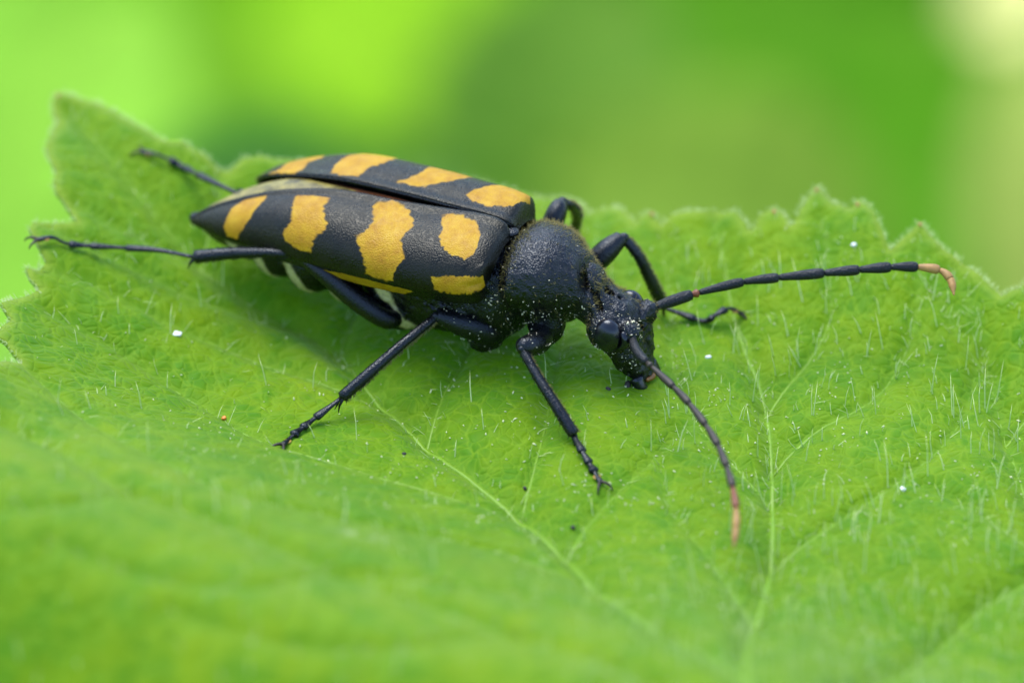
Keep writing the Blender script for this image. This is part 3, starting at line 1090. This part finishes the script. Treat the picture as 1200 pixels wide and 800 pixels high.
# antennae: eleven segments each
def antenna(pts, lens, radii, mats, rad_n=14):
    C = catmull(pts, 240)
    s = np.concatenate([[0], np.cumsum(np.linalg.norm(np.diff(C, axis=0), axis=1))])
    lens = np.array(lens, float) / sum(lens) * s[-1]
    b = np.concatenate([[0], np.cumsum(lens)])
    root = None
    for i in range(len(lens)):
        L = lens[i]
        g = 0.0025 if i else 0.0
        u = np.linspace(b[i] + g, b[i + 1] - 0.0015, 16)
        P = np.column_stack([np.interp(u, s, C[:, k]) for k in range(3)])
        k = np.linspace(0, 1, 16)
        prof = 0.66 + 0.34 * sstep(0.0, 0.75, k)
        prof *= np.where(k > 0.9, 1 - 1.6 * (k - 0.9), 1)
        prof *= np.where(k < 0.07, 0.75 + 3.5 * k, 1)
        if i == 0:
            prof = 0.72 + 0.28 * sstep(0, 0.5, k) - 0.12 * sstep(0.8, 1, k)
        if i == len(lens) - 1:
            prof = 1.0 - 0.75 * sstep(0.35, 1.0, k)
        mb = MB()
        mb.tube(P, radii[i] * prof, rad_n)
        if root is None:
            root = mpart('antenna', mb, mats[i], BEETLE)
        else:
            mpart('antenna_segment', mb, mats[i], root)
    return root


B, T_, D_, Ru = M_ANT, M_ANT_TIP, M_ANT_DARK, M_ANT_RUST
fa = [(769, 359, .300), (790, 352, .305), (815, 344, .315), (868, 331, .335), (910, 325.5, .350), (965, 320, .365), (1008, 316, .375), (1045, 313, .378), (1077, 313, .375), (1102, 317, .365), (1114, 328, .345), (1118, 346, .315)]
antenna([at(a, b, c) for a, b, c in fa], [46, 9, 55, 42, 54, 42, 38, 32, 26, 18, 22], [.0230, .0165, .0190, .0195, .0205, .0205, .0210, .0200, .0185, .0170, .0150], [B, Ru, B, B, B, B, B, B, T_, T_, T_])
na_ = [(740, 393, .285), (748, 414, .272), (775, 440, .262), (800, 464, .262), (822, 491, .258), (840, 519, .250), (852, 548, .238), (860, 578, .220), (863, 608, .195), (860, 642, .150)]
antenna([at(a, b, c) for a, b, c in na_], [46, 9, 42, 34, 40, 36, 34, 32, 30, 26, 24], [.0185, .0140, .0150, .0150, .0155, .0155, .0155, .0155, .0150, .0145, .0135], [B, D_, D_, D_, D_, D_, D_, D_, Ru, T_, T_])

# legs: a leg is its thigh; shin, spurs, foot segments and claws are its pieces
HAIR_P, HAIR_D, HAIR_L, HAIR_R = [], [], [], []
SET_P, SET_D = [], []


def leg(femur, tibia, tarsus, rt=(0.017, 0.023), tl=(0.36, 0.22, 0.17, 0.25), spur=True, fringe=None, tmat=None, rtar=0.0155):
    """femur: rows (point, radius); tibia and tarsus: lists of points"""
    fp = catmull([np.append(p, r) for p, r in femur], 30)
    mb = MB()
    mb.tube(fp[:, :3], fp[:, 3], 16)
    root = mpart('leg', mb, M_LEG, BEETLE)
    C = catmull(tibia, 26)
    k = np.linspace(0, 1, 26)
    rr = rt[0] + (rt[1] - rt[0]) * sstep(0.1, 1, k)
    rr = rr * np.where(k < 0.06, 0.85, 1)
    mb = MB()
    mb.tube(C, rr, 14)
    mpart('tibia', mb, tmat or M_LEG, root)
    mb = MB()
    mb.ellipsoid(C[0], (rt[0] * 1.18,) * 3, None, 12, 8)
    mpart('knee_joint', mb, M_LEG, root)
    if spur:
        e = C[-1]
        d = C[-1] - C[-3]
        d /= np.linalg.norm(d)
        side = np.cross(d, [0, 0, 1.0])
        for q in (1, -1):
            mb = MB()
            tip = e + d * 0.030 + side * 0.016 * q + np.array([0, 0, -0.042])
            mb.tube(np.array([e + side * 0.011 * q, (e + tip) / 2 + d * 0.004, tip]), [0.006, 0.0045, 0.001], 7)
            mpart('tibial_spur', mb, M_LEG, root)
    if fringe is not None:
        n = 260
        u = rng.random(n)
        P = np.column_stack([np.interp(u, k, C[:, j]) for j in range(3)])
        ax = C[-1] - C[0]
        ax /= np.linalg.norm(ax)
        fd = np.asarray(fringe, float)
        fd = fd - ax * (ax @ fd)
        fd /= np.linalg.norm(fd)
        R_ = np.interp(u, k, rr)
        D = fd + rng.normal(0, 0.35, (n, 3)) + ax * 0.6
        HAIR_P.append(P + fd * (R_ * 0.9)[:, None])
        HAIR_D.append(D)
        HAIR_L.append(rng.uniform(0.010, 0.020, n))
        HAIR_R.append(np.full(n, 0.0016))
    n = 240
    u = rng.random(n)
    P = np.column_stack([np.interp(u, k, C[:, j]) for j in range(3)])
    D = rng.normal(0, 1, (n, 3))
    ax = (C[-1] - C[0]) / np.linalg.norm(C[-1] - C[0])
    D -= (D @ ax)[:, None] * ax
    D /= np.linalg.norm(D, axis=1)[:, None]
    SET_P.append(P + D * (np.interp(u, k, rr) * 0.96)[:, None])
    SET_D.append(D * 0.7 + ax * 0.9)
    C = catmull(tarsus, 60)
    s = np.concatenate([[0], np.cumsum(np.linalg.norm(np.diff(C, axis=0), axis=1))])
    b = np.concatenate([[0], np.cumsum(tl)]) / sum(tl) * s[-1]
    for i in range(len(tl)):
        u = np.linspace(b[i] + 0.002, b[i + 1], 10)
        P = np.column_stack([np.interp(u, s, C[:, j]) for j in range(3)])
        k2 = np.linspace(0, 1, 10)
        wid = rtar * (0.62 + 0.55 * sstep(0.2, 1.0, k2)) * (1.12 if i == 2 else 1.0)
        if i == len(tl) - 1:
            wid = rtar * (0.5 + 0.30 * sstep(0.3, 1, k2))
        mb = MB()
        mb.tube(P, wid, 12, flat=0.72)
        mpart('tarsus_segment', mb, M_LEG, root)
    e, d = C[-1], C[-1] - C[-4]
    d /= np.linalg.norm(d)
    sd_ = np.cross(d, [0, 0, 1.0])
    sd_ /= np.linalg.norm(sd_) + 1e-9
    for q in (1, -1):
        mb = MB()
        P = catmull([e - d * 0.006, e + d * 0.014 + sd_ * 0.014 * q + np.array([0, 0, 0.006]), e + d * 0.034 + sd_ * 0.026 * q + np.array([0, 0, 0.001]), e + d * 0.044 + sd_ * 0.030 * q + np.array([0, 0, -0.012])], 10)
        mb.tube(P, np.linspace(0.0075, 0.002, 10), 7)
        mpart('claw', mb, M_ANT_DARK, root)
    mb = MB()
    P = C[-8] + np.array([0, 0, -0.004])
    mb.ellipsoid(P, (0.016, 0.016, 0.006), None, 10, 6)
    mpart('sole_pad', mb, M_OCHRE, root)
    return root


def L3(*pts):
    return [at(a, b, z) for a, b, z in pts]


def foot(px, py):
    return on_leaf(px, py, leaf_z, 0.014)


# right front leg
leg([(W(0.235, 0.085, 0.22), 0.032), (at(629, 380, .240), 0.032), (at(635, 398, .236), 0.041), (at(622, 404, .262), 0.043), (at(611, 406, .276), 0.032)],
    L3((612, 409, .268), (628, 438, .215), (650, 473, .150), (672, 508, .075)), [at(673, 511, .070), on_leaf(682, 528, leaf_z, .035), foot(692, 545), foot(704, 565)], rt=(0.0175, 0.0225), fringe=(0.8, 0.3, -0.2))
# right middle leg
leg([(W(-0.02, 0.12, 0.14), 0.052), (at(572, 388, .175), 0.056), (at(540, 379, .225), 0.047), (at(512, 370, .265), 0.027)],
    L3((511, 371, .266), (475, 400, .225), (437, 433, .165), (401, 465, .090)), [at(399, 467, .084), on_leaf(370, 489, leaf_z, .03), foot(348, 506), foot(331, 521)], rt=(0.0170, 0.0218), fringe=(0.2, -0.4, -0.5))
# right hind leg
leg([(W(-0.37, 0.14, 0.16), 0.034), (at(455, 374, .170), 0.039), (at(420, 352, .230), 0.043), (at(385, 324, .300), 0.037), (at(352, 299, .350), 0.026)],
    L3((352, 298, .350), (310, 296, .335), (270, 297, .310), (229, 301, .285)), [at(226, 301, .284), at(185, 293, .270), at(140, 290, .265), on_leaf(82, 286, leaf_z, .02), on_leaf(62, 278, leaf_z, .03), foot(44, 281)], rt=(0.018, 0.0255), tl=(0.45, 0.22, 0.13, 0.22), rtar=0.0145)
# left front leg
leg([(W(0.27, -0.10, 0.22), 0.040), (at(690, 318, .300), 0.045), (at(712, 293, .370), 0.044), (at(728, 279, .400), 0.030)],
    L3((731, 279, .400), (748, 300, .330), (763, 330, .210), (776, 357, .080)), [at(777, 360, .075), on_leaf(800, 368, leaf_z, .03), on_leaf(826, 376, leaf_z, .015), on_leaf(840, 368, leaf_z, .05), on_leaf(856, 361, leaf_z, .06), foot(869, 368)], rt=(0.018, 0.024), tmat=None, fringe=(0.7, 0.5, 0.2))
# left middle leg
leg([(W(0.02, -0.13, 0.18), 0.045), (W(0.045, -0.27, 0.33), 0.044), (at(652, 250, .430), 0.040), (at(657, 238, .450), 0.028)],
    [at(659, 237, .452), at(670, 242, .41), at(676, 255, .30), on_leaf(670, 283, leaf_z, .06)], [on_leaf(669, 286, leaf_z, .05), on_leaf(664, 291, leaf_z, .02), on_leaf(658, 296, leaf_z, .015), on_leaf(650, 300, leaf_z, .015)], rt=(0.018, 0.021), fringe=(0.8, 0.2, 0.5))
# left hind leg
leg([(W(-0.38, -0.14, 0.16), 0.040), (W(-0.55, -0.27, 0.22), 0.050), (W(-0.70, -0.36, 0.30), 0.046), (W(-0.82, -0.40, 0.36), 0.030)],
    [W(-0.83, -0.40, 0.36), W(-0.92, -0.38, 0.36), at(305, 240, .36), at(281, 228, .36)], [at(279, 227, .358), at(245, 211, .345), on_leaf(215, 196, leaf_z, .03), on_leaf(196, 186, leaf_z, .03), on_leaf(180, 180, leaf_z, .03), foot(167, 178)], rt=(0.019, 0.026), tl=(0.45, 0.22, 0.13, 0.22))

mb = MB()
P = np.vstack(SET_P)
mb.hairs(P, np.vstack(SET_D), rng.uniform(0.008, 0.018, len(P)), np.full(len(P), 0.0012), rng.normal(0, 0.002, P.shape))
mpart('leg_bristles', mb, M_ANT, BEETLE, kind='stuff')
# fine golden pubescence of the pronotum, head and wing cases
TRI = BODY_F
cen = BODY_L[TRI].mean(1)
nv = np.cross(BODY_L[TRI[:, 1]] - BODY_L[TRI[:, 0]], BODY_L[TRI[:, 3]] - BODY_L[TRI[:, 0]])
nv /= np.linalg.norm(nv, axis=1)[:, None] + 1e-12
if (nv[:, 2] * (cen[:, 2] - 0.3)).mean() < 0:
    nv = -nv
RW = np.array([BF, BR, [0, 0, 1.0]])
sel = np.where((cen[:, 0] > 0.02) & (nv[:, 2] > -0.6))[0]
up = sstep(-0.1, 0.5, nv[sel, 2])
wgt = 0.05 + 1.3 * sstep(0.0, -0.16, cen[sel, 1]) + up * (1.2 * np.exp(-((cen[sel, 0] - 0.405) / 0.02) ** 2) + 1.0 * np.exp(-((cen[sel, 0] - 0.09) / 0.03) ** 2))
wgt *= np.where(cen[sel, 0] > 0.45, 0.45, 1.0) * np.where(cen[sel, 2] < 0.2, 0.1, 1.0)
pick = rng.choice(sel, 5200, p=wgt / wgt.sum())
n = len(pick)
PP = W(*cen[pick].T)
NN = nv[pick] @ RW
HAIR_P.append(PP - NN * 0.002)
HAIR_D.append(NN * 0.55 + BF * rng.normal(0.35, 0.4, (n, 1)) + rng.normal(0, 0.25, (n, 3)))
HAIR_L.append(rng.uniform(0.010, 0.026, n))
HAIR_R.append(np.full(n, 0.0008))
for EV in (EV1, EV2):
    n = 3600 if EV is EV2 else 1600
    ti, ai = rng.integers(2, NT - 4, n), rng.integers(2, NA - 2, n)
    p = EV[ti, ai]
    nn_ = np.cross(EV[ti + 1, ai] - p, EV[ti, ai + 1] - p)
    nn_ /= np.linalg.norm(nn_, axis=1)[:, None] + 1e-12
    nn_ = np.where((nn_[:, 2] < 0)[:, None], -nn_, nn_)
    HAIR_P.append(p - nn_ * 0.001)
    HAIR_D.append(nn_ * 0.4 - BF * 0.9 + rng.normal(0, 0.2, (n, 3)))
    HAIR_L.append(rng.uniform(0.010, 0.020, n))
    HAIR_R.append(np.full(n, 0.0008))
mb = MB()
P = np.vstack(HAIR_P)
mb.hairs(P, np.vstack(HAIR_D), np.concatenate(HAIR_L), np.concatenate(HAIR_R), np.zeros_like(P))
mpart('pubescence', mb, M_GOLD, BEETLE, kind='stuff')

# pollen caught on the beetle
THIGH = []
for o_ in [c_ for c_ in BEETLE.children if c_.name.startswith('leg')][:2]:
    vv = np.array([tuple(v_.co) for v_ in o_.data.vertices]) + BASE[BEETLE.name]
    THIGH.append(vv[rng.choice(len(vv) - 2, 45)] + rng.normal(0, 0.004, (45, 3)))
low = np.where((cen[:, 0] > -0.12) & (cen[:, 1] > -0.12))[0]
wgt = 0.04 + 1.0 * sstep(0.44, 0.34, cen[low, 2]) * sstep(0.0, 0.1, cen[low, 1]) + 0.5 * np.exp(-((cen[low, 0] - 0.07) / 0.05) ** 2)
wgt *= 1 + 0.9 * (cen[low, 0] > 0.42)
wgt *= np.where(cen[low, 2] < 0.13, 0.25, 1.0)
pick = rng.choice(low, 430, p=wgt / wgt.sum())
P = W(*cen[pick].T) + (nv[pick] @ RW) * 0.002
rr = (0.0012 + 0.0024 * rng.random(len(P)) ** 2) * np.where(rng.random(len(P)) < 0.10, 1.7, 1)
ti, ai = rng.integers(2, NT - 4, 60), rng.integers(2, NA - 2, 60)
P2 = EV1[ti, ai] + np.array([0, 0, 0.002])
mb = MB()
P3 = np.vstack(THIGH)
mb.grains(np.vstack([P, P2, P3]), np.concatenate([rr, rng.uniform(0.0014, 0.0042, 60), rng.uniform(0.0012, 0.0030, len(P3))]))
mpart('pollen_grains', mb, M_POLLEN, BEETLE, kind='stuff')

# ------------------------------------------------------------------ bits lying on the leaf
n = 2600
P = np.column_stack([rng.normal(0.7, 1.2, n), rng.normal(-0.6, 0.75, n)])
P = P[inside(P, outline)]
clus = P[rng.integers(0, len(P), 60)][:, None, :] + rng.normal(0, 0.03, (60, 5, 2))
P = np.vstack([P[:900], clus.reshape(-1, 2)])
P = P[inside(P, outline)]
mb = MB()
mb.grains(np.column_stack([P, leaf_z(P[:, 0], P[:, 1]) + 0.002]), rng.uniform(0.0016, 0.0045, len(P)))
mpart('pollen_dust', mb, M_LPOLLEN, None, base=(0, 0, 0), kind='stuff', label='pale pollen dust scattered over the leaf', cat='pollen')


def fleck(name, px, py, r, mat, label, cat, group=None):
    c = on_leaf(px, py, leaf_z, r[2] * 0.6)
    mb = MB()
    mb.ellipsoid(c, r, None, 14, 9)
    V = np.vstack(mb.v)
    V = c + (V - c) * (1 + 0.22 * np.sin(V[:, :1] * 260 + V[:, 1:2] * 190) + 0.12 * np.sin(V[:, 2:3] * 500))
    return part(name, V, mb.f, mat, None, base=c, label=label, cat=cat, group=group)


fleck('white_fleck', 208, 391, (.017, .014, .009), M_WHITE, 'white fleck on the leaf below the hind foot of the beetle', 'fleck', 'flecks lying on the leaf')
fleck('white_fleck', 830, 418, (.011, .008, .006), M_WHITE, 'white fleck on the leaf between the two antennae', 'fleck', 'flecks lying on the leaf')
fleck('white_fleck', 1058, 573, (.012, .010, .008), M_WHITE, 'white fleck on the leaf amid bristles, well right of the drooping antenna', 'fleck', 'flecks lying on the leaf')
fleck('white_fleck', 1000, 287, (.011, .008, .006), M_WHITE, 'blurred whitish fleck near the toothed far edge above the long antenna', 'fleck', 'flecks lying on the leaf')
fleck('orange_bead', 262, 490, (.009, .009, .008), M_ORANGE, 'tiny orange bead on the leaf left of the middle foot', 'bead')
fleck('dark_fleck', 615, 572, (.009, .008, .006), M_DARKFLECK, 'dark speck on the leaf left of the front foot', 'speck', 'dark specks on the leaf')
fleck('dark_fleck', 713, 455, (.011, .009, .006), M_DARKFLECK, 'dark speck on the leaf just under the beetle head', 'speck', 'dark specks on the leaf')
fleck('dark_fleck', 671, 618, (.010, .008, .006), M_DARKFLECK, 'dark speck beside the midrib below the front foot', 'speck', 'dark specks on the leaf')
fleck('dark_fleck', 474, 531, (.008, .007, .006), M_DARKFLECK, 'dark speck on the leaf between middle foot and midrib', 'speck', 'dark specks on the leaf')

# ------------------------------------------------------------------ undergrowth behind, far out of focus
def m_bg(name, col, tcol, trans=0.45):
    m = Mat(name)
    c = m.ramp(m.noise(1.2, 3, 0.6), [(0.3, tuple(x * 0.8 for x in col)), (0.7, tuple(min(1, x * 1.2) for x in col))])
    m.set(Roughness=0.8)
    m.bsdf.inputs['Specular IOR Level'].default_value = 0.25
    leafy(m, c, tcol, trans)
    return m.m


BGM = {  # leaf hues; sunlit against shaded brightness is partly put into these colours
    'lime': m_bg('lime_leaf', (0.34, 0.58, 0.015), (0.55, 0.88, 0.02), 0.5),
    'fresh': m_bg('fresh_green_leaf', (0.31, 0.56, 0.055), (0.50, 0.84, 0.06), 0.5),
    'spring': m_bg('spring_green_leaf', (0.20, 0.42, 0.010), (0.40, 0.75, 0.01), 0.5),
    'mid': m_bg('mid_green_leaf', (0.105, 0.31, 0.003), (0.20, 0.55, 0.005)),
    'deep': m_bg('deep_green_leaf', (0.055, 0.21, 0.025), (0.10, 0.36, 0.03)),
    'moss': m_bg('moss_green_leaf', (0.145, 0.30, 0.026), (0.25, 0.50, 0.035)),
    'olive': m_bg('olive_leaf', (0.21, 0.34, 0.030), (0.34, 0.54, 0.04)),
    'pale': m_bg('pale_green_leaf', (0.38, 0.47, 0.09), (0.48, 0.58, 0.08)),
    'cream': m_bg('sunlit_cream_leaf', (0.90, 0.84, 0.34), (0.90, 0.84, 0.34)),  # sunlit leaf underside, its sun brightness put into the colour
}


def bg_leaf(px, py, d, length, width, mat, label, roll=0.0, tilt=0.6, group='blurred leaves behind the beetle'):
    c = at_d(px, py, d)
    nu, nv_ = 26, 13
    # leaf frame: length axis in the horizontal plane turned by roll, normal tipped towards the viewer by tilt
    ax = np.array([cos(roll), sin(roll), 0.0])
    nr = np.array([0, -sin(tilt), cos(tilt)])
    ax = ax - nr * (ax @ nr)
    ax /= np.linalg.norm(ax)
    ay = np.cross(nr, ax)
    V = []
    for i in range(nu):
        u = i / (nu - 1)
        w_ = width / 2 * (sin(pi * min(1, u * 1.02) ** 0.8)) ** 0.75 * (1 + 0.05 * (-1) ** i)
        for j in range(nv_):
            v = j / (nv_ - 1) * 2 - 1
            zz = 0.10 * width * abs(v) - 0.10 * length * (2 * u - 1) ** 2 + 0.02 * width * sin(u * 40) * (abs(v) > 0.2)
            V.append(c + ax * length * (u - 0.5) + ay * w_ * v + nr * zz)
    F = [(i * nv_ + j, (i + 1) * nv_ + j, (i + 1) * nv_ + j + 1, i * nv_ + j + 1) for i in range(nu - 1) for j in range(nv_ - 1)]
    t = thing('background_leaf', c, label, 'leaf', group)
    o = part('blade', V, F, BGM[mat], t)
    so = o.modifiers.new('thickness', 'SOLIDIFY')
    so.thickness = 0.03
    mb = MB()
    k = np.linspace(-0.75, 0.5, 20)
    Q = np.array([c + ax * length * q + nr * (-0.10 * length * (2 * q) ** 2 + 0.01) for q in k])
    mb.tube(Q, np.linspace(0.09, 0.02, 20), 8)
    mpart('midrib', mb, BGM['olive'], t)
    return t


bg_leaf(0, 180, 58, 7.0, 4.5, 'fresh', 'blurred pale green leaf filling the left margin behind the leaf tip', 1.2, 0.35)
bg_leaf(280, 40, 84, 10.0, 7.0, 'spring', 'large blurred spring green leaf across the upper left', 0.1, 0.5)
bg_leaf(455, 35, 74, 4.6, 4.0, 'lime', 'blurred bright lime leaf at top centre above the wing cases', 2.6, 0.35)
bg_leaf(320, 215, 48, 2.8, 1.3, 'deep', 'blurred dark bluish green leaf just above the wing case tips', 0.1, 0.5)
bg_leaf(660, 110, 62, 4.4, 3.2, 'moss', 'blurred moss green leaf above the thorax at top right of centre', 1.3, 0.55)
bg_leaf(800, 40, 76, 9.0, 6.0, 'mid', 'large blurred mid green leaf at the top right', 0.3, 0.4)
bg_leaf(1080, 230, 72, 9.0, 6.0, 'mid', 'large blurred mid green leaf behind the toothed right edge', 2.9, 0.4)
bg_leaf(825, 240, 56, 3.9, 3.0, 'olive', 'blurred rounded olive leaf behind the right toothed edge', 2.8, 0.4)
bg_leaf(1205, 200, 60, 5.0, 1.4, 'pale', 'blurred pale leaf along the right margin', 1.5, 0.4)
bg_leaf(1205, 0, 56, 1.6, 1.2, 'cream', 'blurred leaf underside, coloured as sunlit cream, in the top right corner', 0.3, 0.35)
bg_leaf(10, 800, 24, 3.0, 2.4, 'deep', 'blurred bluish green leaf below the bottom left edge', 0.6, 0.2, 'blurred leaves under the bramble leaf')

# ground far below, reaching the horizon
def build_ground():
    m = Mat('mossy_ground')
    c = m.ramp(m.noise(0.09, 5, 0.6), [(0.3, (0.045, 0.11, 0.012)), (0.55, (0.09, 0.19, 0.02)), (0.8, (0.15, 0.26, 0.04))])
    m.set(Base_Color=c, Roughness=0.8)
    n = 120
    e = np.concatenate([-np.geomspace(3000, 60, 20), np.linspace(-55, 55, 60), np.geomspace(60, 3000, 20)])
    X, Y = np.meshgrid(e, e + 30, indexing='ij')
    Z = -34 + 1.2 * np.sin(X * 0.11) * np.sin(Y * 0.13 + 1) + 0.5 * np.sin(X * 0.43 + 1) * np.sin(Y * 0.37)
    k = len(e)
    idx = np.arange(k * k).reshape(k, k)
    F = np.stack([idx[:-1, :-1], idx[1:, :-1], idx[1:, 1:], idx[:-1, 1:]], -1).reshape(-1, 4)
    part('ground', np.stack([X, Y, Z], -1).reshape(-1, 3), F, m.m, None, kind='structure')


build_ground()
